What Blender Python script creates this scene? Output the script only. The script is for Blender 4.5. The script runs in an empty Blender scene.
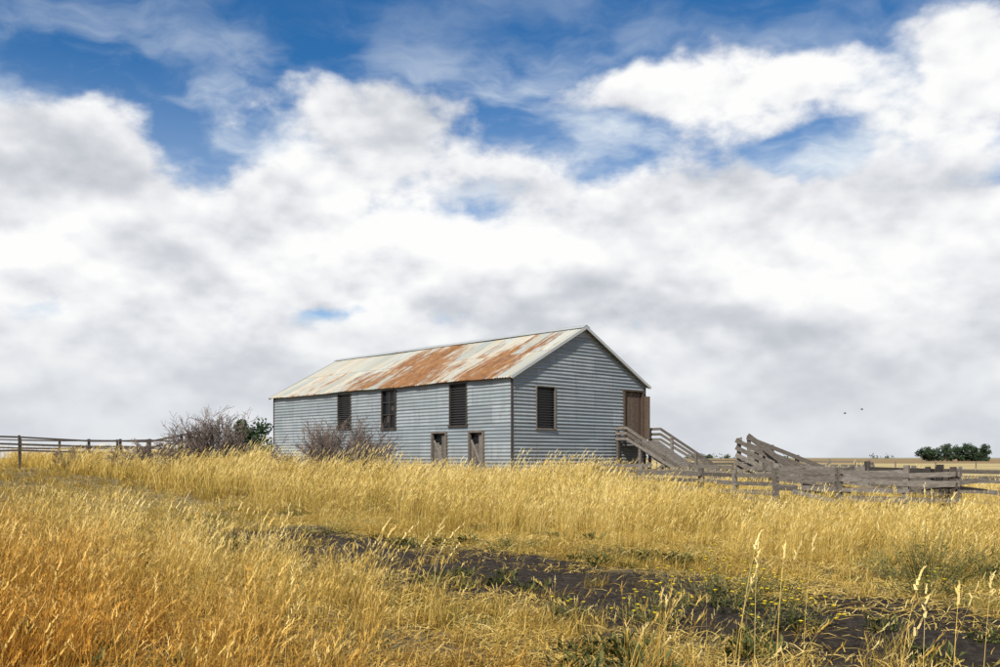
import bpy, math, random, bmesh
import numpy as np
from mathutils import Vector, Matrix
random.seed(7); np.random.seed(7)
scene=bpy.context.scene
scene.view_settings.view_transform='Standard'
scene.view_settings.look='None'
scene.view_settings.exposure=0
CZ=1.6; F=937.0
# ------------------------------------------------------------ camera
cam=bpy.data.cameras.new('camera'); co=bpy.data.objects.new('camera',cam)
scene.collection.objects.link(co); scene.camera=co
co.location=(0,0,CZ); co.rotation_euler=(math.radians(90),0,0)
cam.sensor_width=36; cam.lens=36*F/1000; cam.shift_y=0.124
cam.clip_end=20000; cam.clip_start=0.1

# ------------------------------------------------------------ node helper
class NT:
    def __init__(s,nt): s.nt=nt; nt.nodes.clear()
    def n(s,t,**k):
        x=s.nt.nodes.new(t)
        for a,b in k.items(): setattr(x,a,b)
        return x
    def put(s,sock,v):
        if isinstance(v,bpy.types.NodeSocket): s.nt.links.new(v,sock)
        elif v is not None: sock.default_value=v
    def M(s,op,a,b=None,c=None,clamp=False):
        x=s.n('ShaderNodeMath',operation=op,use_clamp=clamp)
        s.put(x.inputs[0],a)
        if b is not None: s.put(x.inputs[1],b)
        if c is not None: s.put(x.inputs[2],c)
        return x.outputs[0]
    def add(s,a,b): return s.M('ADD',a,b)
    def sub(s,a,b): return s.M('SUBTRACT',a,b)
    def mul(s,a,b): return s.M('MULTIPLY',a,b)
    def rng(s,v,a,b,c=0.0,d=1.0,smooth=True):
        x=s.n('ShaderNodeMapRange'); x.interpolation_type='SMOOTHSTEP' if smooth else 'LINEAR'
        s.put(x.inputs['Value'],v)
        for nm,q in zip(('From Min','From Max','To Min','To Max'),(a,b,c,d)): s.put(x.inputs[nm],q)
        return x.outputs['Result']
    def noise(s,vec,scale,detail=4,rough=.5,dist=0.0,col=False):
        x=s.n('ShaderNodeTexNoise'); s.put(x.inputs['Vector'],vec)
        x.inputs['Scale'].default_value=scale; x.inputs['Detail'].default_value=detail
        x.inputs['Roughness'].default_value=rough; x.inputs['Distortion'].default_value=dist
        return x.outputs['Color' if col else 'Fac']
    def xyz(s,v):
        x=s.n('ShaderNodeSeparateXYZ'); s.put(x.inputs[0],v); return x.outputs
    def comb(s,a,b,c=0.0):
        x=s.n('ShaderNodeCombineXYZ')
        for i,q in enumerate((a,b,c)): s.put(x.inputs[i],q)
        return x.outputs[0]
    def mix(s,f,a,b,mode='MIX'):
        x=s.n('ShaderNodeMix',data_type='RGBA',blend_type=mode)
        s.put(x.inputs[0],f)
        for i,q in ((6,a),(7,b)):
            if isinstance(q,tuple): q=tuple(q)+((1,) if len(q)==3 else ())
            s.put(x.inputs[i],q)
        return x.outputs[2]
    def ramp(s,f,stops):
        x=s.n('ShaderNodeValToRGB'); s.put(x.inputs[0],f)
        e=x.color_ramp.elements
        while len(e)<len(stops): e.new(0.5)
        for q,(p,c) in zip(e,stops): q.position=p; q.color=tuple(c)+(1,)
        return x.outputs[0]
    def pos(s): return s.n('ShaderNodeNewGeometry').outputs['Position']
    def uv(s): return s.n('ShaderNodeUVMap',uv_map='UVMap').outputs[0]
    def attr(s,nm='tint'): return s.n('ShaderNodeAttribute',attribute_name=nm).outputs['Fac']
    def bsdf(s,color,rough=.8,metal=0.0,bump=None,bstr=.4,bdist=.02,spec=.3):
        b=s.n('ShaderNodeBsdfPrincipled'); s.put(b.inputs['Base Color'],color if not isinstance(color,tuple) else color+(1,))
        s.put(b.inputs['Roughness'],rough); s.put(b.inputs['Metallic'],metal)
        b.inputs['Specular IOR Level'].default_value=spec
        if bump is not None:
            q=s.n('ShaderNodeBump'); q.inputs['Strength'].default_value=bstr; q.inputs['Distance'].default_value=bdist
            s.put(q.inputs['Height'],bump); s.put(b.inputs['Normal'],q.outputs[0])
        return b.outputs[0]
    def out(s,sh):
        o=s.n('ShaderNodeOutputMaterial'); s.nt.links.new(sh,o.inputs[0])
def mat(name):
    m=bpy.data.materials.new(name); m.use_nodes=True
    return m,NT(m.node_tree)

# ------------------------------------------------------------ sun + world
sv=Vector((-0.34,-0.85,0)).normalized()
sel=math.radians(43)
sund=Vector((sv.x*math.cos(sel),sv.y*math.cos(sel),math.sin(sel)))
sl=bpy.data.lights.new('sun','SUN'); so=bpy.data.objects.new('sun',sl); scene.collection.objects.link(so)
sl.energy=4.9; sl.angle=math.radians(0.6); sl.color=(1,.94,.84)
so.rotation_euler=sund.to_track_quat('Z','Y').to_euler(); so.location=(0,0,40)

w=bpy.data.worlds.new('World'); scene.world=w; w.use_nodes=True
g=NT(w.node_tree)
D=g.n('ShaderNodeTexCoord').outputs['Generated']
dx,dy,dz=g.xyz(D)
az=g.M('ARCTAN2',dx,dy); el=g.M('ARCSINE',dz)
def pe(px,py):
    a=math.atan((px-500)/F); e=math.atan((457-py)/F*math.cos(a)); return a,e
wn=g.xyz(g.noise(D,8.0,3,.6,col=True))
azw=g.add(az,g.mul(g.sub(wn[0],.5),.13)); elw=g.add(el,g.mul(g.sub(wn[1],.5),.07))
cov=g.add(g.rng(el,math.radians(13.5),math.radians(22.5),.46,-.62,False),g.rng(el,math.radians(30),math.radians(60),0,.55))
cov=g.add(cov,g.rng(el,math.radians(8.5),math.radians(5),0,.5))
blobs=[(400,112,125,40,.98),(735,66,165,44,1.1),(980,45,75,60,1.1),(150,235,250,65,.36),(870,235,200,80,.55),
 (20,118,110,28,.55),(500,275,120,40,.25),(815,160,95,20,-.66),(610,128,90,20,-.40),(850,4,60,16,-.6),
 (150,15,230,34,-.5),(540,15,140,34,-.5),(600,178,60,24,-.30),(30,300,55,10,-.50),(345,312,60,9,-.42),(230,140,80,12,-.20),
 (705,190,90,26,.3),(60,200,120,22,.25),(190,110,80,26,.30)]
for px,py,rx,ry,wt in blobs:
    a,e=pe(px,py); ra=rx/F; re=ry/F
    q1=g.mul(g.sub(azw,a),1/ra); q2=g.mul(g.sub(elw,e),1/re)
    q=g.M('MULTIPLY_ADD',q1,q1,g.mul(q2,q2))
    cov=g.M('MULTIPLY_ADD',g.M('EXPONENT',g.mul(q,-1.0)),wt,cov)
def cn(off,detail=10,sc=5.5):
    v=g.comb(dx,dy,g.mul(g.add(dz,off),1.6))
    return g.noise(v,sc,detail,.54,.0)
n1=cn(0.0,6,9.0); n2=cn(0.020,3,9.0)
big1=cn(0.0,1,4.0); big2=cn(0.05,1,4.0)
den=g.add(cov,g.mul(g.sub(n1,.5),2.3))
dens=g.rng(den,-.06,.40)
cv=g.comb(g.mul(azw,1.0),g.mul(elw,2.8),g.mul(az,.3))
ci=g.noise(cv,6.0,6,.56,.05)
veil=g.mul(g.rng(ci,.38,.74),g.rng(el,math.radians(25.5),math.radians(19),.22,.85))
veil=g.add(veil,g.rng(el,math.radians(23),math.radians(14),.0,.26))
# shading
sh=g.add(.70,g.mul(g.sub(n1,n2),2.7))
sh=g.add(sh,g.mul(g.sub(big1,big2),2.1))
sh=g.sub(sh,g.mul(g.rng(den,.45,1.35),.19))
sh=g.M('ADD',sh,0.0,clamp=True)
ccol=g.ramp(sh,[(0.0,(.54,.57,.62)),(.38,(.69,.71,.75)),(.68,(.85,.86,.885)),(1.0,(.99,.99,.985))])
low=g.rng(el,math.radians(10),math.radians(1.0))
ccol=g.mix(g.mul(low,.62),ccol,(.65,.685,.73))
sky=g.n('ShaderNodeTexSky',sky_type='NISHITA'); sky.sun_disc=False
sky.sun_elevation=sel; sky.sun_rotation=math.atan2(sv.x,sv.y); sky.air_density=1.0; sky.dust_density=.6; sky.ozone_density=2.5
blue=g.mix(1.0,sky.outputs[0],(.25,.72,1.08),'MULTIPLY')
c=g.mix(veil,blue,(7.6,8.3,9.0))
c=g.mix(dens,c,g.mix(1.0,ccol,(10.,10.,10.),'MULTIPLY'))
bg=g.n('ShaderNodeBackground'); g.put(bg.inputs[0],c); bg.inputs[1].default_value=.1
wo=g.n('ShaderNodeOutputWorld'); g.nt.links.new(bg.outputs[0],wo.inputs[0])

# ------------------------------------------------------------ terrain
A0=np.array([-9.6,25.8]); TD=np.array([.622,-.782]); TN=np.array([.782,.622])
def track_d(x,y): return (x-A0[0])*TN[0]+(y-A0[1])*TN[1]
def track_s(x,y): return (x-A0[0])*TD[0]+(y-A0[1])*TD[1]
def H(x,y):
    x=np.asarray(x,float); y=np.asarray(y,float)
    h=.35*np.exp(-(((x+3)/16)**4+((y-46)/16)**4))
    h=h+1.0*np.exp(-(((x+31)/18)**4+((y-54)/19)**4))
    fade=np.exp(-((x/60)**2+((y-20)/60)**2))
    h=h+fade*(.035*np.sin(x*1.7+.6*y)*np.cos(y*1.3-.4*x)+.05*np.sin(x*.53+1.1)*np.sin(y*.47)+.018*np.sin(3.1*x+1.3*y))
    d=track_d(x,y)+.65
    h=h-.06*fade*(np.exp(-((d-.85)/.35)**2)+np.exp(-((d+.85)/.35)**2))
    return h
def h1(x,y): return float(H(x,y))

class MB:
    def __init__(s): s.v=[];s.f=[];s.t=[];s.uv=[]; s.m=[]
    def quad(s,ps,t=.5,uvs=None,m=0):
        i=len(s.v); s.v+= [tuple(p) for p in ps]; s.f.append(tuple(range(i,i+len(ps)))); s.t+=[t]*len(ps)
        s.uv+= list(uvs) if uvs else [(0,0)]*len(ps); s.m.append(m)
    def box(s,c,ax,ay,az,t=.5,m=0):
        c=Vector(c); ax,ay,az=Vector(ax)*.5,Vector(ay)*.5,Vector(az)*.5
        i=len(s.v)
        for sx in(-1,1):
            for sy in(-1,1):
                for sz in(-1,1): s.v.append(tuple(c+ax*sx+ay*sy+az*sz)); s.t.append(t); s.uv.append((0,0))
        for f in((0,1,3,2),(4,6,7,5),(0,4,5,1),(2,3,7,6),(0,2,6,4),(1,5,7,3)): s.f.append(tuple(i+k for k in f)); s.m.append(m)
    def beam(s,a,b,wd,ht,t=None,up=Vector((0,0,1)),m=0):
        a=Vector(a);b=Vector(b); d=b-a
        side=d.cross(Vector(up)); 
        if side.length<1e-4: side=d.cross(Vector((0.7,0.7,0)))
        side.normalize(); u=side.cross(d).normalized()
        s.box((a+b)/2,d,side*wd,u*ht,random.random() if t is None else t,m)
    def tube(s,a,b,r0,r1,n=3,t=.5,m=0):
        a=Vector(a);b=Vector(b);d=(b-a)
        if d.length<1e-6: return
        sd=d.cross(Vector((.31,.2,.93))); 
        if sd.length<1e-5: sd=d.cross(Vector((1,0,0)))
        sd.normalize(); u=sd.cross(d).normalized(); i=len(s.v)
        for p,r in((a,r0),(b,r1)):
            for k in range(n):
                an=2*math.pi*k/n; s.v.append(tuple(p+sd*math.cos(an)*r+u*math.sin(an)*r)); s.t.append(t); s.uv.append((0,0))
        for k in range(n): s.f.append((i+k,i+(k+1)%n,i+n+(k+1)%n,i+n+k)); s.m.append(m)
    def obj(s,name,mats,parent=None,smooth=False,link=True):
        me=bpy.data.meshes.new(name); me.from_pydata(s.v,[],s.f)
        at=me.attributes.new('tint','FLOAT','POINT'); at.data.foreach_set('value',np.array(s.t,dtype=np.float32))
        ul=me.uv_layers.new(name='UVMap')
        li=np.zeros(len(me.loops),dtype=np.int32); me.loops.foreach_get('vertex_index',li)
        ul.data.foreach_set('uv',np.array(s.uv,dtype=np.float32)[li].ravel())
        for m in (mats if isinstance(mats,list) else [mats]): me.materials.append(m)
        me.polygons.foreach_set('material_index',np.array(s.m,dtype=np.int32))
        if smooth: me.polygons.foreach_set('use_smooth',np.ones(len(me.polygons),dtype=bool))
        me.update()
        o=bpy.data.objects.new(name,me)
        if link: scene.collection.objects.link(o)
        if parent: o.parent=parent
        return o
def empty(name):
    o=bpy.data.objects.new(name,None); scene.collection.objects.link(o); return o

# ---- ground
gm,g=mat('ground_dry_grass_soil')
P=g.pos(); px_,py_,pz_=g.xyz(P)
nf=g.noise(P,9,8,.65); nm_=g.noise(P,2.2,5,.6)
near=g.ramp(nf,[(.25,(.05,.036,.024)),(.45,(.16,.115,.055)),(.6,(.34,.25,.12)),(.8,(.46,.36,.18))])
near=g.mix(g.rng(nm_,.5,.68),near,(.09,.075,.03))
far_n=g.noise(g.comb(g.mul(px_,.02),g.mul(py_,.06),0.0),1.0,5,.6)
far=g.mix(g.rng(far_n,.35,.65),(.50,.375,.15),(.60,.47,.23))
far=g.mix(g.mul(g.rng(nf,.4,.7),.25),far,(.3,.24,.11))
brown=g.mix(g.noise(g.comb(g.mul(px_,.01),g.mul(py_,.02),0.0),1,4),(.26,.17,.08),(.36,.25,.12))
far=g.mix(g.mul(g.rng(py_,230,260),g.rng(px_,60,110)),far,brown)
far=g.mix(g.rng(py_,900,1800),far,(.34,.33,.22))
colr=g.mix(g.rng(py_,40,62),near,far)
g.out(g.bsdf(colr,.95,0,g.noise(P,16,6,.7),.8,.05,.1))
N=250; k=.031; Aq=6.5
cx=Aq*np.sinh(k*np.arange(-N,N+1)); cy=Aq*np.sinh(k*np.arange(-N,N+1))+13
X,Y=np.meshgrid(cx,cy); Z=H(X,Y)
vs=np.stack([X.ravel(),Y.ravel(),Z.ravel()],1); n=2*N+1
idx=np.arange(n*n).reshape(n,n); fs=np.stack([idx[:-1,:-1].ravel(),idx[:-1,1:].ravel(),idx[1:,1:].ravel(),idx[1:,:-1].ravel()],1)
me=bpy.data.meshes.new('ground'); me.vertices.add(len(vs)); me.vertices.foreach_set('co',vs.ravel())
me.loops.add(fs.size); me.loops.foreach_set('vertex_index',fs.ravel().astype(np.int32))
me.polygons.add(len(fs)); me.polygons.foreach_set('loop_start',np.arange(0,fs.size,4,dtype=np.int32)); 
me.polygons.foreach_set('use_smooth',np.ones(len(fs),dtype=bool))
me.update(calc_edges=True); me.validate(); me.materials.append(gm)
go=bpy.data.objects.new('ground',me); scene.collection.objects.link(go)

# ---- dirt track
tm,g=mat('dark_soil'); P=g.pos(); uu=g.xyz(g.uv())
f=g.noise(P,13,9,.72); f2=g.noise(P,1.5,4,.6)
c1=g.ramp(f,[(.25,(.022,.016,.011)),(.48,(.065,.048,.034)),(.66,(.14,.108,.075)),(.8,(.26,.21,.14))])
st=g.ramp(f,[(.3,(.10,.075,.04)),(.6,(.34,.255,.12))])
edge=g.add(g.M('ABSOLUTE',uu[1]),g.mul(g.sub(f2,.5),1.9))
edge=g.add(edge,g.rng(uu[0],9.5,4.5,0,.75))
c1=g.mix(g.rng(edge,.62,1.0),c1,st)
g.out(g.bsdf(c1,.95,0,g.noise(P,10,8,.75),1.0,.12,.15))
b=MB(); L0,L1=-6,34; ns=300; nc=20; rows=[]
rnd=np.random.RandomState(2)
for i in range(ns+1):
    s_=L0+(L1-L0)*i/ns; row=[]
    for j in range(nc+1):
        v_=-1+2*j/nc
        wdt=2.15+.25*math.sin(s_*.9)+.15*math.sin(s_*2.3+j*.2)
        x=A0[0]+TD[0]*s_+TN[0]*(v_*wdt-.6); y=A0[1]+TD[1]*s_+TN[1]*(v_*wdt-.6)
        row.append((x,y,h1(x,y)+.03*(1-v_**6)-.012+.055*rnd.rand()*(1-v_*v_),v_,s_))
    rows.append(row)
for i in range(ns):
    for j in range(nc):
        q=[rows[i][j],rows[i+1][j],rows[i+1][j+1],rows[i][j+1]]
        b.quad([p[:3] for p in q],.5,[(p[4],p[3]) for p in q])
def weld(o,smooth=True):
    bm=bmesh.new(); bm.from_mesh(o.data); bmesh.ops.remove_doubles(bm,verts=bm.verts,dist=1e-4); bmesh.ops.recalc_face_normals(bm,faces=bm.faces); bm.to_mesh(o.data); bm.free()
    if smooth: o.data.polygons.foreach_set('use_smooth',np.ones(len(o.data.polygons),dtype=bool))
    return o
weld(b.obj('dirt_track',tm,smooth=True))

# ------------------------------------------------------------ materials
def wood_mat(name,ca,cb,cc):
    m,g=mat(name); P=g.pos(); t=g.attr()
    nz=g.noise(g.comb(g.xyz(P)[0],g.xyz(P)[1],g.mul(g.xyz(P)[2],6.0)),6,8,.7)
    c=g.mix(t,ca,cb); c=g.mix(g.rng(nz,.42,.72),c,cc)
    g.out(g.bsdf(c,.9,0,nz,.8,.015,.2)); return m
wood=wood_mat('weathered_grey_timber',(.28,.245,.205),(.13,.11,.09),(.065,.052,.042))
woodb=wood_mat('brown_timber',(.17,.125,.09),(.10,.07,.05),(.05,.035,.025))
darkwood=wood_mat('dark_timber',(.10,.08,.065),(.06,.05,.042),(.03,.025,.022))
dk,g=mat('dark_glass_and_interior_shade'); g.out(g.bsdf((.012,.013,.015),.35,0,spec=.4))  # window glass; also painted interior darkness behind the chutes and door
lv,g=mat('louvre_slats'); g.out(g.bsdf(g.mix(g.noise(g.pos(),8,4),(.018,.018,.019),(.04,.037,.035)),.7))
trim,g=mat('galvanised_trim'); g.out(g.bsdf(g.mix(g.noise(g.pos(),3,5),(.42,.43,.41),(.56,.57,.55)),.5,.2))

wallm,g=mat('corrugated_wall_iron'); uv=g.uv(); ux,uz,_=g.xyz(uv); P=g.pos()
br=g.n('ShaderNodeTexBrick'); g.put(br.inputs['Vector'],uv)
br.inputs['Scale'].default_value=1; br.inputs['Brick Width'].default_value=2.4; br.inputs['Row Height'].default_value=.75
br.inputs['Mortar Size'].default_value=.014; br.inputs['Mortar Smooth'].default_value=.4
br.inputs['Color1'].default_value=(.24,.28,.30,1); br.inputs['Color2'].default_value=(.37,.41,.425,1); br.inputs['Mortar'].default_value=(.12,.125,.13,1)
br.offset=.5
nz=g.noise(g.comb(g.mul(ux,2.0),g.mul(uz,.6),0.0),1.4,8,.65)
c=g.mix(g.rng(nz,.35,.8),br.outputs['Color'],(.26,.278,.28))
c=g.mix(g.mul(g.rng(g.noise(g.comb(g.mul(ux,.5),g.mul(uz,9.0),0.0),1.3,6,.6),.5,.7),.5),c,(.45,.48,.485))
rs=g.rng(g.noise(g.comb(g.mul(ux,5.0),g.mul(uz,.8),3.0),1.0,7,.7),.57,.74)
c=g.mix(g.mul(rs,.55),c,(.21,.15,.105))
c=g.mix(g.mul(g.rng(uz,2.4,.3),.5),c,(.245,.21,.16))
g.out(g.bsdf(c,.6,.1,g.noise(P,4,4),.15,.01,.3))

roofm,g=mat('corrugated_roof_iron_rusty'); uv=g.uv(); ux,vz,_=g.xyz(uv); P=g.pos()
sheet=g.M('FLOOR',g.mul(ux,1/.76)); rowi=g.M('FLOOR',g.mul(vz,1/2.45))
wnz=g.n('ShaderNodeTexWhiteNoise',noise_dimensions='2D'); g.put(wnz.inputs['Vector'],g.comb(sheet,rowi,0.0))
rv=wnz.outputs['Value']; rc=g.xyz(wnz.outputs['Color'])
zinc=g.ramp(rv,[(0,(.34,.38,.36)),(.35,(.47,.47,.41)),(.7,(.56,.52,.43)),(1,(.43,.50,.49))])
zinc=g.mix(g.mul(g.rng(g.noise(g.comb(g.mul(ux,3.0),g.mul(vz,.6),0.0),1.2,6,.65),.38,.7),.75),zinc,(.50,.39,.23))
def gs(x,c,wd,a):
    q=g.mul(g.sub(x,c),1/wd); return g.mul(g.M('EXPONENT',g.mul(g.mul(q,q),-1.0)),a)
m=g.add(gs(ux,7.4,2.9,.34),gs(ux,2.1,1.3,.27)); m=g.add(m,gs(ux,10.8,1.0,.12)); m=g.add(m,gs(ux,15.5,1.8,.12))
m=g.add(m,g.mul(g.sub(rc[0],.5),.26)); 
m=g.add(m,g.rng(vz,.2,3.2,-.12,.06,False))
rn=g.noise(g.comb(g.mul(ux,3.4),g.mul(vz,.50),1.0),1.3,10,.76)
rust=g.rng(g.add(m,rn),.62,.80)
rcol=g.ramp(g.noise(g.comb(g.mul(ux,6.0),g.mul(vz,1.2),5.0),1.5,9,.78),[(.28,(.08,.03,.012)),(.45,(.20,.08,.025)),(.58,(.36,.165,.05)),(.75,(.52,.31,.12))])
c=g.mix(g.mul(rust,.96),zinc,rcol)
c=g.mix(g.mul(g.rng(g.M('ABSOLUTE',g.sub(vz,2.45)),.05,.0),.5),c,(.2,.13,.09))
sm=g.M('FRACT',g.mul(ux,1/.76)); c=g.mix(g.mul(g.rng(sm,.07,.0),.5),c,(.2,.17,.13))
g.out(g.bsdf(c,.6,.05,g.noise(P,4,4),.1,.01,.3))

# ------------------------------------------------------------ shearing shed
P0=Vector((.48,37.5,0)); DL=Vector((-.6825,.7309,0)).normalized(); DR=Vector((.7309,.6825,0)).normalized()
LEN,WID,EZ,RZ=18.8,8.5,4.88,7.16
def Q(s,t,z=0): return P0+DL*s+DR*t+Vector((0,0,z))
shed=empty('corrugated_iron_shed')
PIT=.15; AMP=.021
def corr_wall(name,fn,nrm,width,topfn,zmax,openings):
    b=MB(); st=PIT/6; z=0.0
    while z<zmax-1e-6:
        za,zb=z,min(z+st,zmax); zc=(za+zb)/2
        la,ra=topfn(za); lb,rb=topfn(zb)
        oa=AMP*math.sin(2*math.pi*za/PIT); ob=AMP*math.sin(2*math.pi*zb/PIT)
        cuts=sorted([(o[0],o[1]) for o in openings if o[2]<zc<o[3]])
        xs=[(la,lb)]
        for c0,c1 in cuts: xs+= [(c0,c0),(c1,c1)]
        xs.append((ra,rb))
        for i in range(0,len(xs),2):
            (a0,a1),(b0,b1)=xs[i],xs[i+1]
            if b0-a0<=1e-5 and b1-a1<=1e-5: continue
            nn=max(1,int((b0-a0)/1.2))
            for q in range(nn):
                f0=q/nn; f1=(q+1)/nn
                p=[(a0+(b0-a0)*f0,za,oa),(a0+(b0-a0)*f1,za,oa),(a1+(b1-a1)*f1,zb,ob),(a1+(b1-a1)*f0,zb,ob)]
                b.quad([fn(x,zz)+nrm*(o+.014*math.sin(x*2.1+zz*1.7)) for x,zz,o in p],.5,[(x+(7 if name[0]=='g' else 0),zz) for x,zz,o in p])
        z+=st
    return weld(b.obj(name,wallm,shed))
longwin=[(2.74,3.86,2.96,4.74),(7.7,8.81,2.95,4.72),(11.38,12.5,3.03,4.72)]
lowd=[(1.67,2.55,.7,2.68),(4.06,5.02,.7,2.69)]
gabwin=(1.36,2.49,2.8,4.55); gabdoor=(7.0,8.25,2.38,4.6)
rect=lambda wd:(lambda z:(0,wd))
def gab(z):
    if z<=EZ: return (0,WID)
    f=(z-EZ)/(RZ-EZ)*WID/2; return (f,WID-f)
corr_wall('long_wall',lambda x,z:Q(x,0,z),-DR,LEN,rect(LEN),EZ,longwin+lowd)
corr_wall('back_wall',lambda x,z:Q(x,WID,z),DR,LEN,rect(LEN),EZ,[])
corr_wall('gable_wall',lambda x,z:Q(0,x,z),-DL,WID,gab,RZ,[gabwin,gabdoor])
corr_wall('gable_wall_rear',lambda x,z:Q(LEN,x,z),DL,WID,gab,RZ,[])
def roof(side):
    b=MB(); u0,u1=-.18,LEN+.2; n_=int((u1-u0)/(PIT/6)); 
    rl=math.hypot(WID/2,RZ-EZ); ov=.22; tot=rl+ov
    vv=[0,1.2,2.44,2.46,3.6,tot]
    def pt(u,v):
        f=v/rl
        t=WID/2*(1-f) if side==0 else WID/2*(1+f)
        z=RZ+.05-(RZ-EZ)*f
        a=.022*math.sin(2*math.pi*u/PIT)+(.012 if v<2.45 else 0)+.018*math.sin(u*.8+v)
        return Q(u,t,z+a)
    for i in range(n_):
        ua=u0+(u1-u0)*i/n_; ub=u0+(u1-u0)*(i+1)/n_
        jag=.05*((math.floor(ua/.76)*37)%5)/5
        for j in range(len(vv)-1):
            va,vb=vv[j],vv[j+1]+(jag if j==len(vv)-2 else 0)
            b.quad([pt(ua,va),pt(ub,va),pt(ub,vb),pt(ua,vb)],.5,[(ua,va),(ub,va),(ub,vb),(ua,vb)])
    weld(b.obj('roof_slope',roofm,shed))
roof(0); roof(1)
b=MB()
for sg in(-1,1):
    for u in range(10):
        a=-.2+u*1.94
        b.box(Q(a+.97,WID/2+sg*.11,RZ+.075+random.uniform(-.006,.006)),DL*1.95,(DR*sg*.24+Vector((0,0,-.24*(RZ-EZ)/(WID/2)))),Vector((0,0,.012)),random.random())
b.obj('ridge_cap',trim,shed)
b=MB()
for uu_ in(-.2,LEN+.22):
    for sg in(-1,1):
        b.beam(Q(uu_,WID/2,RZ+.03),Q(uu_,WID/2+sg*(WID/2+.2),EZ-.08),.03,.12,.4)
b.obj('barge_board',trim,shed)
b=MB()
for s_,t_ in((0,0),(LEN,0),(0,WID),(LEN,WID)):
    b.box(Q(s_,t_,EZ/2-.03,),DL*.07,DR*.07,Vector((0,0,EZ-.05)),.7)
b.obj('corner_post',darkwood,shed)
b=MB(); b.box(Q(LEN/2,-.06,EZ-.05),DL*(LEN-.1),DR*.03,Vector((0,0,.07)),.3); b.obj('eave_plate',darkwood,shed)
def window(fn,along,nrm,o,kind,name):
    x0,x1,z0,z1=o; xm=(x0+x1)/2; zm=(z0+z1)/2; fw=.05; up=Vector((0,0,1))
    b=MB()
    for x in(x0+.01,x1-.01): b.box(fn(x,zm)+nrm*.005,along*fw,nrm*.09,up*(z1-z0),.6)
    b.box(fn(xm,z1-.01)+nrm*.006,along*(x1-x0-.02-fw),nrm*.09,up*.05,.6)
    b.box(fn(xm,z0-.02)+nrm*.03,along*(x1-x0+.12),nrm*.12,up*.05,.0)
    b.obj(name+'_frame',wood if name[0]=='g' else darkwood,shed)
    b=MB(); b.box(fn(xm,zm)-nrm*.10,along*(x1-x0+.1),nrm*.02,up*(z1-z0+.1),.5); b.obj(name+'_pane',dk,shed)
    b=MB()
    if kind=='louvre':
        nsl=16
        for i in range(nsl):
            z=z0+.04+(z1-z0-.08)*(i+.5)/nsl
            b.box(fn(xm,z)-nrm*.03,along*(x1-x0-.075),nrm*.05-up*.05,(up+nrm)*.008,random.random())
        b.obj(name+'_slats',lv,shed)
    else:
        for z in(z0+(z1-z0)*.36,z0+(z1-z0)*.68): b.box(fn(xm,z)-nrm*.03,along*(x1-x0-.075),nrm*.04,up*.04,.9)
        b.box(fn(xm,zm)-nrm*.032,along*.035,nrm*.04,up*(z1-z0-.1),.9)
        b.box(fn(xm+.1,z0+(z1-z0)*.24)-nrm*.06,along*.26,nrm*.015,up*.3,.0)  # paler boards behind the bars stand in for the reflection in the glass
        b.box(fn(xm-.22,z0+(z1-z0)*.52)-nrm*.06,along*.2,nrm*.015,up*.2,.2)
        b.obj(name+'_bars_and_reflections',darkwood,shed)
for o,k_ in zip(longwin,('louvre','pane','louvre')): window(lambda x,z:Q(x,0,z),DL,-DR,o,k_,'window')
window(lambda x,z:Q(0,x,z),DR,-DL,gabwin,'louvre','gable_window')
for x0,x1,z0,z1 in lowd:
    b=MB()
    for x in(x0,x1): b.box(Q(x,-.03,(z0+z1)/2),DL*.09,DR*.12,Vector((0,0,z1-z0)),.6)
    b.box(Q((x0+x1)/2,-.03,z1),DL*(x1-x0-.10),DR*.12,Vector((0,0,.09)),.6)
    npl=5; w_=(x1-x0-.12)/npl
    for i in range(npl):
        top=z1-.08-(0.0 if i in(0,1) else .35+.12*random.random())
        b.box(Q(x0+.06+w_*(i+.5),.03+.012*(i%2),(z0+top)/2),DL*(w_-.015),DR*.025,Vector((0,0,top-z0)),random.random())
    b.beam(Q(x0+.1,-.01,z0+.5),Q(x1-.1,-.01,z1-.35),.03,.09,.1)
    b.obj('chute_door',wood,shed)
    b=MB(); b.box(Q((x0+x1)/2,.12,(z0+z1)/2),DL*(x1-x0+.1),DR*.02,Vector((0,0,z1-z0+.1)),.5); b.obj('chute_interior_shade',dk,shed)  # near-black sheet painting the unlit interior behind the chute planks
x0,x1,z0,z1=gabdoor; b=MB()
npl=8; w_=(x1-x0)/npl
for i in range(npl):
    if i in(0,): continue
    b.box(Q(.02+.01*(i%2),x0+w_*(i+.5),(z0+z1)/2-.02*(i%3)),DR*(w_-.015),DL*.025,Vector((0,0,z1-z0-.05)),random.random())
for x in(x0-.03,x1+.03): b.box(Q(-.03,x,(z0+z1)/2),DR*.08,DL*.12,Vector((0,0,z1-z0)),.9)
b.box(Q(-.032,(x0+x1)/2,z1+.03),DR*(x1-x0+.2),DL*.14,Vector((0,0,.08)),.9)
for i in range(2):
    b.box(Q(-.14-.17*i,x1+.10+.02*i,(z0+z1)/2-.08),DL*.16,DR*.03,Vector((0,0,z1-z0-.2-.05*(i%2))),random.random())
b.obj('loading_door',woodb,shed)
b=MB(); b.box(Q(.12,(x0+x1)/2,(z0+z1)/2),DR*(x1-x0+.1),DL*.02,Vector((0,0,z1-z0+.1)),.5); b.obj('door_interior_shade',dk,shed)  # near-black sheet in place of the dark interior behind the door

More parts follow.
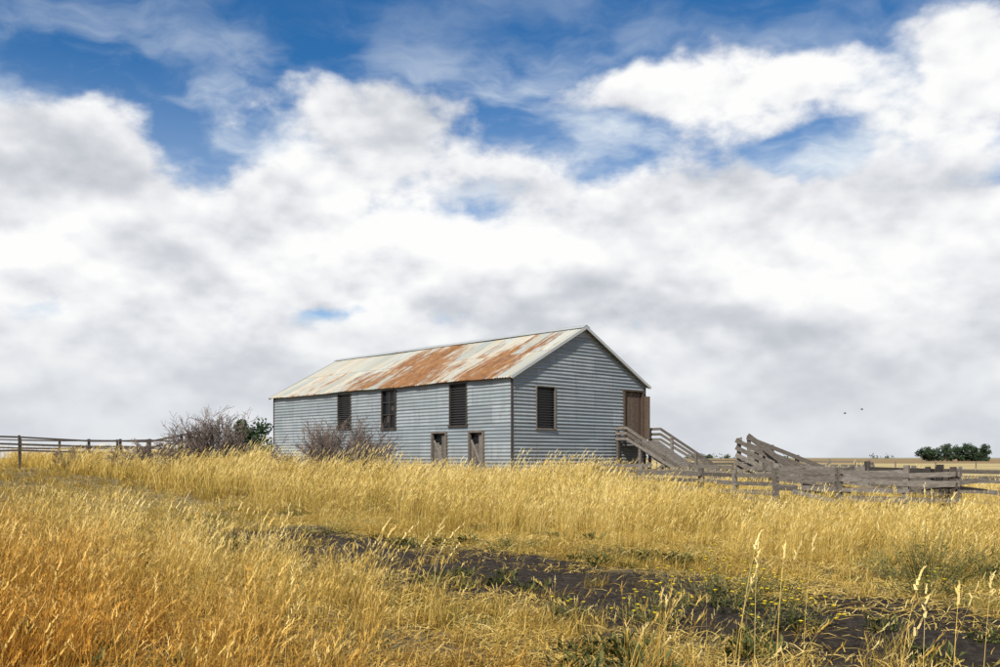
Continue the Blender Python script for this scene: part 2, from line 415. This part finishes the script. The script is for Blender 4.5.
# ------------------------------------------------------------ ramp to loading door
b=MB(); OUT=-DL
def R(r,t,z): return Q(0,t,z)+OUT*(r+.05)
t0,t1=6.45,8.75
def deckz(r): return 2.33 if r<.6 else 2.33-(r-.6)*.56
for i in range(30):
    r=.12+i*.13
    b.box(R(r,(t0+t1)/2,deckz(r)),DR*(t1-t0-.1+random.uniform(-.08,.08)),OUT*.115+Vector((0,0,-.06 if r>.6 else 0)),Vector((0,0,.04)))
for t in(t0,t1):
    for r in(.05,1.3,2.6,3.6):
        b.beam(R(r,t,.1),R(r,t,deckz(r)+.62),.11,.11)
    for kk,hh in enumerate((.58,.34,.10)):
        sd=(-.07 if t==t0 else .07)
        b.beam(R(-.02,t+sd,deckz(0)+hh),R(.62,t+sd,deckz(.6)+hh),.035,.12)
        b.beam(R(.6,t+sd*1.07,deckz(.6)+hh),R(3.8+.15*kk,t+sd*1.07,deckz(3.8)+hh+.02*kk),.035,.12)
    b.beam(R(.2,t,.4),R(1.3,t,1.7),.06,.1)
b.beam(R(1.3,t0-.12,.35),R(2.6,t0-.12,1.25),.04,.12)
b.obj('timber_sheep_ramp',wood)

# ------------------------------------------------------------ loading race (right)
b=MB()
def wp(px,Y,z): return Vector(((px-500)/F*Y,Y,z))
n0=wp(739,35.2,0); n1=wp(800,34.4,0); f0=wp(750,37.2,0); f1=wp(826,36.4,0)
def lerp(a,b_,f): return a+(b_-a)*f
for (a,e,zt,ze) in((n0,n1,2.25,1.1),(f0,f1,2.40,1.15)):
    for f_ in(0,.3,.62,.95):
        p=lerp(a,e,f_); top=zt+(ze-zt)*f_+.08
        b.beam(p,p+Vector((random.uniform(-.05,.05),0,top)),.13,.13)
    for kk in range(5):
        zz=kk*.27
        b.beam(a+Vector((-.15,-.09,zt-zz)),e+Vector((-.1*kk,-.09,ze-zz*.8)),.035,.16)
for i in range(16):
    f_=i/15; p=lerp(n0,n1,f_); q=lerp(f0,f1,f_); z=1.45-1.05*f_
    b.beam(p+Vector((0,0,z)),q+Vector((0,0,z)),.16,.04)
b.beam(wp(741,35.0,2.28),wp(741,36.9,2.35),.08,.1); 
b.beam(wp(748,35.3,2.42),wp(795,33.6,1.12),.05,.2)
b.beam(wp(764,35.1,1.9),wp(764,34.7,.2),.1,.1)
b.obj('timber_loading_race',wood)

# ------------------------------------------------------------ fences
def railfence(name,pts,tops,rails,mt,post=.13,rail=(.04,.13),sag=.03,spacing=2.2,postx=.1,miss=0.0):
    b=MB(); P_=[]
    for (a,ta),(e,te) in zip(zip(pts[:-1],tops[:-1]),zip(pts[1:],tops[1:])):
        a=Vector(a);e=Vector(e); n_=max(1,round((e-a).length/spacing))
        for i in range(n_): P_.append((a.lerp(e,i/n_),ta+(te-ta)*i/n_))
    P_.append((Vector(pts[-1]),tops[-1]))
    prevs=None
    for (p,t) in P_:
        gz=h1(p.x,p.y); lean=Vector((random.uniform(-.06,.06),random.uniform(-.05,.05),0))
        b.beam(Vector((p.x,p.y,gz-.1)),Vector((p.x,p.y,t+postx*random.uniform(.3,1.4)))+lean,post*random.uniform(.8,1.2),post)
        cur=[Vector((p.x,p.y-.08,gz+(t-gz)*r+random.uniform(-sag,sag))) for r in rails]
        if prevs:
            for a,e in zip(prevs,cur):
                if random.random()<miss: continue
                d=(e-a).normalized()*.07
                b.beam(a-d,e+d+Vector((0,-.01,0)),rail[0],rail[1]*random.uniform(.8,1.15))
        prevs=cur
    return b.obj(name,mt)
railfence('timber_rail_fence',[wp(-70,47,0),wp(20,48,0),wp(90,49,0),wp(150,48,0),wp(212,46,0)],[2.85,2.72,2.55,2.5,3.05],[.96,.76,.55],darkwood,.11,(.04,.10),.04,2.3,.04)
railfence('timber_rail_fence',[wp(-60,55,0),wp(60,55,0),wp(180,51,0)],[2.78,2.65,2.55],[.97,.7],darkwood,.10,(.04,.09),.04,2.6,.04)
railfence('stockyard_fence',[wp(596,37.0,0),wp(650,36.5,0),wp(735,35.8,0),wp(800,33,0),wp(862,31.5,0)],[1.30,1.28,1.26,1.22,1.2],[.97,.78,.58,.36],wood,.13,(.05,.14),.04,1.9,.14,.06)
railfence('stockyard_fence',[wp(640,33.5,0),wp(700,31.5,0),wp(776,27.5,0)],[1.12,1.1,1.15],[.95,.72,.48,.25],wood,.13,(.05,.14),.05,1.9,.15,.10)
railfence('stockyard_fence',[wp(776,27.5,0),wp(838,26.5,0),wp(905,25.5,0),wp(955,25,0)],[1.24,1.20,1.18,1.17],[.97,.78,.58,.38],wood,.14,(.05,.14),.05,1.5,.16,.06)
railfence('stockyard_fence',[wp(955,25,0),wp(930,31,0),wp(868,33,0)],[1.17,1.20,1.25],[.97,.74,.5,.28],darkwood,.14,(.05,.15),.05,1.7,.16,.1)
railfence('stockyard_fence',[wp(872,42,0),wp(960,42,0),wp(1090,41,0)],[1.12,1.08,1.0],[.96,.7,.45],wood,.12,(.04,.1),.03,2.4)
railfence('stockyard_fence',[wp(868,33,0),wp(960,34,0),wp(1080,34,0)],[1.2,1.1,1.05],[.96,.72,.45],wood,.12,(.04,.12),.04,2.1,.15,.1)
railfence('stockyard_fence',[wp(960,27,0),wp(1060,26,0)],[.95,.92],[.96,.66,.3],wood,.1,(.04,.09),.02,2.2,.25)
railfence('stockyard_fence',[wp(690,44,0),wp(790,45,0),wp(872,42,0)],[1.35,1.3,1.25],[.97,.7,.4],wood,.12,(.05,.12),.04,2.2,.1,.1)
railfence('stockyard_fence',[wp(700,58,0),wp(790,60,0),wp(870,58,0)],[1.45,1.4,1.4],[.97,.6],wood,.12,(.05,.1),.03,3)
b=MB()
for i in range(24):
    pxx=random.uniform(770,930); yy=random.uniform(25.8,31); a=wp(pxx,yy,random.uniform(.6,1.15)); an=random.uniform(-.5,.5)
    b.beam(a,a+Vector((math.cos(an)*random.uniform(1,2.4),math.sin(an)*1.2,random.uniform(-.4,.3))),.05,.13)
b.obj('fallen_fence_rails',wood)
b=MB()
prev=None
for i in range(46):
    p=Vector((8+i*4.0,96-i*.15,0)); b.beam(p,p+Vector((0,0,1.2)),.1,.1,.6)
    if prev is not None:
        for z in(.4,.75,1.1): b.beam(prev+Vector((0,0,z)),p+Vector((0,0,z)),.012,.012,.5)
    prev=p
b.obj('paddock_wire_fence',wood)

# ------------------------------------------------------------ shrubs and trees
twm,g=mat('shrub_twigs'); g.out(g.bsdf(g.mix(g.attr(),(.11,.08,.065),(.26,.20,.16)),.9))
def shrub(name,x,y,hgt,wid,stems=16,seed=0,r0=.024):
    rd=random.Random(seed); b=MB(); base=Vector((x,y,h1(x,y)-.05))
    def tw(p,d,ln,r,dep):
        t=rd.random()
        for sgi in range(3):
            d=(d+Vector((rd.uniform(-.28,.28),rd.uniform(-.28,.28),rd.uniform(-.12,.18)))).normalized()
            q=p+d*ln/3; b.tube(p,q,max(r,.009),max(r*.8,.008),3,t); r*=.8; p=q
            if dep>0:
                for _ in range(2):
                    dd=(d+Vector((rd.uniform(-.9,.9),rd.uniform(-.9,.9),rd.uniform(-.4,.5)))).normalized()
                    tw(p,dd,ln*rd.uniform(.42,.66),r*.65,dep-1)
    for i in range(stems):
        an=rd.uniform(0,6.28); sp=rd.random()**.5
        d=Vector((math.cos(an)*sp*wid*.40/hgt,math.sin(an)*sp*wid*.40/hgt,1-.3*sp)).normalized()
        o=Vector((math.cos(an),math.sin(an),0))*sp*wid*.27
        tw(base+o,d,hgt*(1-.25*sp)*rd.uniform(.48,.72),r0,3 if i<stems*.8 else 2)
    return b.obj(name,twm)
shrub('bare_shrub',-7.0,40.8,2.7,4.4,34,1)
shrub('bare_shrub',-14.4,46.5,3.1,2.9,26,2)
shrub('bare_shrub',-15.9,43.5,1.7,4.0,24,3)
shrub('bare_shrub',-21.0,47,1.3,2.8,12,4)
shrub('bare_shrub',-9.6,41.5,1.0,2.0,10,6)

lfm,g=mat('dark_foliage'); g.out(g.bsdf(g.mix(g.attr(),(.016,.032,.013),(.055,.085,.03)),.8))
bark,g=mat('bark'); g.out(g.bsdf(g.mix(g.noise(g.pos(),6,5),(.10,.08,.06),(.2,.16,.12)),.9))
def tree(b,x,y,z,hgt,wid,rd,leaf=.3,nl=900,lumps=11,low=.28):
    b.tube((x,y,z-.1),(x,y,z+hgt*.4),hgt*.035,hgt*.02,6,.5,1)
    for i in range(lumps):
        an=rd.uniform(0,6.28); q=rd.random()**.5*wid*.36; zz=z+hgt*rd.uniform(low,.84); q*=1-.35*max(0,(zz-z)/hgt-.5)
        c=Vector((x+math.cos(an)*q,y+math.sin(an)*q,zz)); r=wid*rd.uniform(.14,.24)
        b.tube((x,y,z+hgt*.25),c,hgt*.015,hgt*.004,4,.5,1); base=rd.random()*.6
        for _ in range(nl//lumps):
            dv=Vector((rd.gauss(0,1),rd.gauss(0,1),rd.gauss(0,.85))).normalized()*r*rd.uniform(.45,1.15)
            p=c+dv; u=Vector((rd.gauss(0,1),rd.gauss(0,1),rd.gauss(0,1))).normalized(); v=u.orthogonal().normalized()
            s_=leaf*rd.uniform(.5,1.2)
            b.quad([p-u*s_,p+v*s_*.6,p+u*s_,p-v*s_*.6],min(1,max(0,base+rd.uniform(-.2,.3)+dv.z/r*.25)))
rd=random.Random(3)
b=MB(); tree(b,-18.9,72,.2,4.5,3.8,rd,.16,3000,16,.12); b.obj('cypress_tree',[lfm,bark])
b=MB()
for i,(px,hh) in enumerate([(926,6.4),(934,7.2),(942,6.0),(951,7.6),(958,6.8),(966,7.9),(974,6.6),(982,7.0),(946,6.8),(978,6.2),(986,5.6),(922,5.4),(930,6),(962,6.4),(970,7)]):
    p=wp(px,400+rd.uniform(-6,8),0); tree(b,p.x,p.y,-.6,hh*1.22,6.4,rd,.45,700,11,.14)
b.obj('distant_trees',[lfm,bark])
b=MB()
for i in range(60):
    p=wp(rd.choice([rd.uniform(690,738),rd.uniform(560,1400),rd.uniform(-300,300)]),1500,0); tree(b,p.x,p.y,-1,rd.uniform(4,9),rd.uniform(10,30),rd,1.6,60,4,.1)
b.obj('horizon_tree_line',[lfm,bark])

# ------------------------------------------------------------ grass
grm,g=mat('dry_grass_blades'); P=g.pos(); x_,y_,z_=g.xyz(P); t=g.attr()
nb=g.noise(g.comb(x_,y_,0.0),.45,4,.6); n2_=g.noise(g.comb(x_,y_,4.0),1.4,3,.6); n3_=g.noise(g.comb(x_,y_,9.0),.25,4,.6)
t=g.add(t,g.mul(g.sub(n3_,.52),.8))
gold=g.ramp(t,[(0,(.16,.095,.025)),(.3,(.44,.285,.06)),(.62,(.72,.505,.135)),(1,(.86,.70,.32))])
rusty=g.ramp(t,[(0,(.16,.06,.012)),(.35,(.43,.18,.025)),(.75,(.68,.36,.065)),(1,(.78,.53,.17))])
dd=g.add(g.mul(g.add(x_,9.6),.782),g.mul(g.sub(y_,25.8),.622))
fr=g.mul(g.rng(dd,-2.5,-7.0),g.rng(nb,.36,.58,.3,1.0))
c=g.mix(fr,gold,rusty)
gr=g.mul(g.rng(n2_,.52,.68),g.rng(t,.75,.1,0,.8))
c=g.mix(gr,c,(.14,.16,.045))
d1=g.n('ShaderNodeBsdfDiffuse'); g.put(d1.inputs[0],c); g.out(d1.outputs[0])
grn,g=mat('green_weed_leaves'); c=g.ramp(g.attr(),[(0,(.04,.05,.018)),(.6,(.11,.12,.04)),(1,(.26,.22,.09))])
d1=g.n('ShaderNodeBsdfDiffuse'); g.put(d1.inputs[0],c); g.out(d1.outputs[0])
fl,g=mat('yellow_petals'); g.out(g.bsdf((.85,.66,.03),.7))
def blade(b,rd,x,y,h,lean,wd,t,head,segs=5,hl=1.0):
    an=rd.uniform(0,6.28); dr=Vector((math.cos(an),math.sin(an),0))*lean+Vector((.22,-.04,0))*h*rd.uniform(.4,1.2)
    fa=rd.uniform(0,3.14); sd=Vector((math.cos(fa),math.sin(fa),0))
    pr=None
    for i in range(segs+1):
        f=i/segs; p=Vector((x,y,0))+dr*f**2.0+Vector((0,0,h*(f-.16*f**3*(dr.length/h))))
        w_=wd*(1-f*.75) 
        if pr is not None: b.quad([pr[0]-sd*pr[1],pr[0]+sd*pr[1],p+sd*w_,p-sd*w_],min(1,max(0,t-.45*(1-f)**1.5)))  # bases go greener and darker; shade of the gaps put into the tint
        pr=(p,w_); last=p
    if head:
        tip=last; hd=(dr*1.1+Vector((0,0,h*.55))).normalized(); L=rd.uniform(.08,.17)*hl
        for q in range(6):
            f=q/5; p=tip+hd*(f-.35)*L+Vector((0,0,-.25*f*f*L)); o=Vector((rd.uniform(-1,1),rd.uniform(-1,1),rd.uniform(.2,1.2))).normalized()
            s2=sd*.0042*hl*(1.2-f*.5); e=p+o*rd.uniform(.014,.03)+hd*.022
            b.quad([p-s2,p+s2,e+s2*.6,e-s2*.6],min(1,t+rd.uniform(.05,.3)))
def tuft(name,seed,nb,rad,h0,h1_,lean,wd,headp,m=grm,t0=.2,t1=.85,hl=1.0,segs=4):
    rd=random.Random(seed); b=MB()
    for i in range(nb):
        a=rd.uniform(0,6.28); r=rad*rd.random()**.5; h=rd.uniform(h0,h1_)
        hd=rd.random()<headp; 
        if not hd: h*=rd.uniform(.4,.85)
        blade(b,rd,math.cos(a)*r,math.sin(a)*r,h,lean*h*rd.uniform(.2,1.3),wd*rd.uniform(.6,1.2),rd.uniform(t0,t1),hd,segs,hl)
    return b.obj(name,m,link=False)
def litter(name,seed,n_):
    rd=random.Random(seed); b=MB()
    for i in range(n_):
        x,y=rd.gauss(0,.3),rd.gauss(0,.3); a=rd.uniform(0,6.28); L=rd.uniform(.06,.24); z=rd.uniform(.004,.05)
        d=Vector((math.cos(a)*L,math.sin(a)*L,rd.uniform(-.02,.05))); s_=Vector((-math.sin(a),math.cos(a),rd.uniform(-.5,.5)))*.0028
        p=Vector((x,y,z)); mdl=p+d*.5+Vector((0,0,.015)); t=rd.uniform(.1,.8)
        b.quad([p-s_,p+s_,mdl+s_,mdl-s_],t); b.quad([mdl-s_,mdl+s_,p+d+s_*.5,p+d-s_*.5],t)
    return b.obj(name,grm,link=False)
def leafy(name,seed,n_):
    rd=random.Random(seed); b=MB()
    for i in range(n_):
        a=rd.uniform(0,6.28); L=rd.uniform(.03,.10); r=rd.random()*.16; z=rd.uniform(0,.10)
        p=Vector((math.cos(a)*r,math.sin(a)*r,z)); d=Vector((math.cos(a+1)*L,math.sin(a+1)*L,rd.uniform(.0,.10))); s_=Vector((-math.sin(a+1),math.cos(a+1),0))*L*.16
        m_=p+d*.5+Vector((0,0,.015)); b.quad([p,m_+s_,p+d,m_-s_],rd.random()*.8)
    return b.obj(name,grn,link=False)
def clod(name,seed):
    rd=random.Random(seed); bm=bmesh.new(); bmesh.ops.create_icosphere(bm,subdivisions=2,radius=.05)
    for v in bm.verts:
        f=1+.5*math.sin(v.co.x*70+seed)*math.cos(v.co.y*60)+rd.uniform(-.12,.12); v.co*=f; v.co.z*=.55
    me=bpy.data.meshes.new(name); bm.to_mesh(me); bm.free(); me.materials.append(tm)
    return bpy.data.objects.new(name,me)
col=bpy.data.collections.new('grass_tufts')
src=[tuft('tuft_00',11,54,.20,.62,1.0,.28,.0033,.5),
     tuft('tuft_01',12,48,.22,.55,.95,.40,.0033,.55),
     tuft('tuft_02',13,60,.18,.50,.85,.30,.0030,.35,t0=.05,t1=.7),
     tuft('tuft_03',14,40,.26,.65,1.1,.35,.0033,.65,t0=.3,t1=.9),
     tuft('tuft_04',15,65,.17,.14,.36,.6,.0035,.05,t0=.05,t1=.8,segs=3),
     tuft('tuft_05',16,50,.25,.10,.26,.9,.0035,.0,t0=.0,t1=.7,segs=3),
     litter('tuft_06',17,110), litter('tuft_07',18,80),
     leafy('tuft_08',19,70), clod('tuft_09',2), 
     tuft('tuft_10',21,46,.32,.6,.95,.3,.010,.4,t0=.2,t1=.85,hl=1.5,segs=3),
     tuft('tuft_11',22,46,.36,.55,.9,.35,.010,.45,t0=.25,t1=.95,hl=1.5,segs=3),
     tuft('tuft_12',23,9,.35,1.0,1.4,.25,.004,1.0,t0=.5,t1=1,hl=1.7,segs=5),
     tuft('tuft_13',24,14,.30,.8,1.2,.30,.0032,1.0,t0=.45,t1=1,hl=1.3,segs=5)]
for o in src: col.objects.link(o)

pts=[];rot=[];scl=[];ids=[]
rs=np.random.RandomState(5)
def nz2(x,y,s=1.0,ph=0.0):
    x=x*s;y=y*s
    return (np.sin(x*1.3+ph+1.7*np.sin(y*.9+ph))+np.sin(y*1.7-ph+1.3*np.sin(x*1.1+2))+np.sin((x+y)*2.3+ph*2))/3
def sst(v,a,b_): 
    t=np.clip((v-a)/(b_-a),0,1); return t*t*(3-2*t)
def infoot(x,y,mg=.15):
    rx=x-P0.x; ry=y-P0.y; s=rx*DL.x+ry*DL.y; t=rx*DR.x+ry*DR.y
    return (s>-mg)&(s<LEN+mg)&(t>-mg)&(t<WID+mg)
def scatter(y0,y1,dens,maskf,kinds,smin,smax,hf=None,spread=.72,extra=4):
    n_exp=dens*((y1-y0)*(spread*(y0+y1)+2*extra)); n_=int(n_exp)
    yy=rs.uniform(y0,y1,n_*2); hw=spread*yy+extra; keep=rs.rand(n_*2)<hw/hw.max(); 
    yy=yy[keep]; hw=hw[keep]
    if len(yy)>n_exp: yy=yy[:int(n_exp)]; hw=hw[:int(n_exp)]
    xx=rs.uniform(-1,1,len(yy))*hw
    m=rs.rand(len(xx))<maskf(xx,yy); m&=~infoot(xx,yy); xx=xx[m];yy=yy[m]
    zz=H(xx,yy)-.015; s=rs.uniform(smin,smax,len(xx))
    if hf is not None: s=s*hf(xx,yy)
    for a in range(len(xx)):
        pts.append((xx[a],yy[a],zz[a])); rot.append((rs.uniform(-.06,.06),rs.uniform(-.06,.06),rs.uniform(-.7,.7)))
        q=s[a]; scl.append((q*rs.uniform(.9,1.15),q*rs.uniform(.9,1.15),q)); ids.append(kinds[rs.randint(len(kinds))])
def open_(x,y): return sst(track_s(x,y)+1.2*nz2(x,y,.7,6.),4.0,9.5)   # 0 where the old track is grown over
def m_band(x,y):
    d=track_d(x,y)+.8*nz2(x,y,.6); m=sst(d,2.4,4.8)
    m=m*(.30+.70*sst(nz2(x,y,.45,1.),-.5,.15))
    m=m*(1-sst(x-.12*y,4,7)*sst(y,36,40))
    return m
def m_front(x,y):
    d=track_d(x,y)+.5*nz2(x,y,.9,2.); m=sst(-d,2.3,3.6)
    return m*np.clip(.12+sst(-x+.9*nz2(x,y,.8),.0,2.6),0,1)*(.45+.55*sst(nz2(x,y,.8,3.),-.5,.2))
# grass is trampled lower around the stock yards on the right
hb=lambda x,y: (.94+.28*nz2(x,y,.5,4.))*(1-.12*sst(x,1,6)*sst(30-y,0,8))*(1-.30*sst(x,2.2,7)*sst(y,14,24))
scatter(9,30,6.5,m_band,[0,1,2,3],.74,1.10,hb)
scatter(9,38,1.1,m_band,[12,13,13],.75,1.08,hb)
scatter(30,62,4,m_band,[10,11,10,11],1.0,1.34,hb,.66)
scatter(34,60,.6,m_band,[12],.95,1.28,hb,.66)
scatter(3.2,24,11,m_front,[0,1,2,3,2],.50,.88,lambda x,y:.85+.32*nz2(x,y,.9,1.))
scatter(4,24,1.7,m_front,[12,13,13],.5,.9)
scatter(17,34,4.5,lambda x,y:(1-open_(x,y))*(1-sst(track_d(x,y),2.5,4))*sst(track_d(x,y),-4,-2.5)*(.4+.6*sst(nz2(x,y,.8),-.3,.3)),[2,0,1],.35,.62)
def m_short(x,y):
    d=track_d(x,y)+.65; a=np.clip(sst(np.abs(d+.6*nz2(x,y,1.3)),1.1,2.4)+.13+(1-open_(x,y)),0,1)
    return a*(.35+.65*sst(nz2(x,y,1.1,5.),-.4,.3))
scatter(4,28,12,m_short,[4,5,4,5],.6,1.25)
scatter(28,45,3,m_short,[4,5],1.0,1.8)
def m_lit(x,y):
    d=track_d(x,y)+.65; return np.clip(.15+sst(np.abs(d+.5*nz2(x,y,1.,3.)),1.2,2.3)+.5*(1-open_(x,y)),0,1)
scatter(4.5,24,8,m_lit,[6,7],.8,1.3)
scatter(4.5,28,2.0,lambda x,y: sst(nz2(x,y,.7,7.),.1,.55)*(1-sst(track_d(x,y),3,5)),[8],.7,1.4)
scatter(5,20,30,lambda x,y: 1-sst(np.abs(track_d(x,y)+.65),1.6,2.2),[9],.2,1.3)
me=bpy.data.meshes.new('dry_grass'); me.vertices.add(len(pts)); me.vertices.foreach_set('co',np.array(pts,dtype=np.float32).ravel())
a=me.attributes.new('rot','FLOAT_VECTOR','POINT'); a.data.foreach_set('vector',np.array(rot,dtype=np.float32).ravel())
a=me.attributes.new('scl','FLOAT_VECTOR','POINT'); a.data.foreach_set('vector',np.array(scl,dtype=np.float32).ravel())
a=me.attributes.new('idx','INT','POINT'); a.data.foreach_set('value',np.array(ids,dtype=np.int32))
gobj=bpy.data.objects.new('dry_grass',me); scene.collection.objects.link(gobj)
for o in src: o.parent=gobj
ng=bpy.data.node_groups.new('grass_scatter','GeometryNodeTree')
ng.interface.new_socket('Geometry',in_out='INPUT',socket_type='NodeSocketGeometry'); ng.interface.new_socket('Geometry',in_out='OUTPUT',socket_type='NodeSocketGeometry')
gi=ng.nodes.new('NodeGroupInput'); gout=ng.nodes.new('NodeGroupOutput')
ci_=ng.nodes.new('GeometryNodeCollectionInfo'); ci_.inputs['Collection'].default_value=col; ci_.inputs['Separate Children'].default_value=True; ci_.inputs['Reset Children'].default_value=True
ip=ng.nodes.new('GeometryNodeInstanceOnPoints'); ip.inputs['Pick Instance'].default_value=True
def na(nm,ty):
    x=ng.nodes.new('GeometryNodeInputNamedAttribute'); x.data_type=ty; x.inputs['Name'].default_value=nm
    return [o for o in x.outputs if o.enabled and o.name=='Attribute'][0]
L=ng.links.new
L(gi.outputs[0],ip.inputs['Points']); L(ci_.outputs[0],ip.inputs['Instance']); L(na('idx','INT'),ip.inputs['Instance Index'])
L(na('rot','FLOAT_VECTOR'),ip.inputs['Rotation']); L(na('scl','FLOAT_VECTOR'),ip.inputs['Scale']); L(ip.outputs[0],gout.inputs[0])
md=gobj.modifiers.new('scatter','NODES'); md.node_group=ng

# ------------------------------------------------------------ leafy weeds
def weed(name,x,y,hgt,wid,seed,flowers=0,stems=26,leafn=22):
    rd=random.Random(seed); b=MB(); base=Vector((x,y,h1(x,y)-.02))
    for i in range(stems):
        an=rd.uniform(0,6.28); sp=rd.random()**.7; r=wid*.5*sp
        tip=base+Vector((math.cos(an)*r,math.sin(an)*r,hgt*rd.uniform(.45,1)*(1-.45*sp))); st_=base+Vector((math.cos(an)*r*.4,math.sin(an)*r*.4,0))
        mid=st_.lerp(tip,.5)+Vector((rd.uniform(-.06,.06),rd.uniform(-.06,.06),.03))
        b.tube(st_,mid,.005,.004,3,.7); b.tube(mid,tip,.004,.002,3,.8)
        for q in range(leafn):
            f=rd.uniform(.1,1); p=(st_.lerp(mid,f*2) if f<.5 else mid.lerp(tip,f*2-1))+Vector((rd.uniform(-.05,.05),rd.uniform(-.05,.05),rd.uniform(-.03,.03)))
            a2=rd.uniform(0,6.28); L_=rd.uniform(.02,.05); d=Vector((math.cos(a2),math.sin(a2),rd.uniform(-.3,.7)))*L_; sd=Vector((-math.sin(a2),math.cos(a2),0))*L_*.25
            b.quad([p,p+d*.5+sd,p+d,p+d*.5-sd],rd.random())
        if rd.random()<flowers:
            c_=tip+Vector((rd.uniform(-.05,.05),rd.uniform(-.05,.05),rd.uniform(-.02,.04)))
            for kq in range(7):
                a3=kq*.9; u=Vector((math.cos(a3),math.sin(a3),.35))*.024; v=Vector((-math.sin(a3),math.cos(a3),0))*.010
                b.quad([c_,c_+u*.6+v,c_+u,c_+u*.6-v],.5,m=1)
            for sx,sy in((1,0),(0,1)):
                u=Vector((sx,sy,0))*.014; v=Vector((0,0,.014)); b.quad([c_-u,c_+v,c_+u,c_-v],.5,m=1)
    return b.obj(name,[grn,fl])
weed('yellow_flower_weed',2.35,10.0,.75,1.7,1,.45,80,18)
weed('yellow_flower_weed',1.55,9.4,.50,1.1,2,.4,44,18)
weed('yellow_flower_weed',2.7,8.8,.42,1.1,3,.4,44,18)
weed('yellow_flower_weed',3.2,11.2,.40,1.0,12,.3,34,18)
weed('leafy_weed',5.4,11.9,.82,2.1,4,0,120,18)
weed('leafy_weed',6.5,11.8,.74,1.9,5,0,100,18)
weed('leafy_weed',4.8,10.6,.42,1.2,6,.1,44,18)
weed('leafy_weed',.1,15.6,.35,1.2,7,0,36,16)
weed('leafy_weed',1.8,14.6,.42,1.6,8,0,40,16)
weed('leafy_weed',-3.6,19.5,.35,1.6,9,0,40,16)
weed('leafy_weed',-8.6,24.5,.4,1.8,10,0,40,16)
weed('leafy_weed',.7,9.4,.3,.9,11,.2,28,16)
weed('leafy_weed',-.6,12.4,.25,.9,13,.0,24,16)

# ------------------------------------------------------------ distant birds
bd,g=mat('bird_feathers'); g.out(g.bsdf((.05,.045,.04),.8))
for px,py in((862,409),(845,413)):
    Yb=90; p=Vector(((px-500)/F*Yb,Yb,CZ+(457-py)/F*Yb)); b=MB()
    b.tube(p-Vector((.14,0,0)),p,.02,.05,6); b.tube(p,p+Vector((.12,0,.01)),.05,.02,6)
    for s_ in(-1,1):
        b.quad([p+Vector((-.04,0,.02)),p+Vector((.05,0,.02)),p+Vector((.03,s_*.14,.12)),p+Vector((-.03,s_*.14,.12))])
        b.quad([p+Vector((-.03,s_*.14,.12)),p+Vector((.03,s_*.14,.12)),p+Vector((-.06,s_*.32,.06))])
    b.obj('bird',bd)
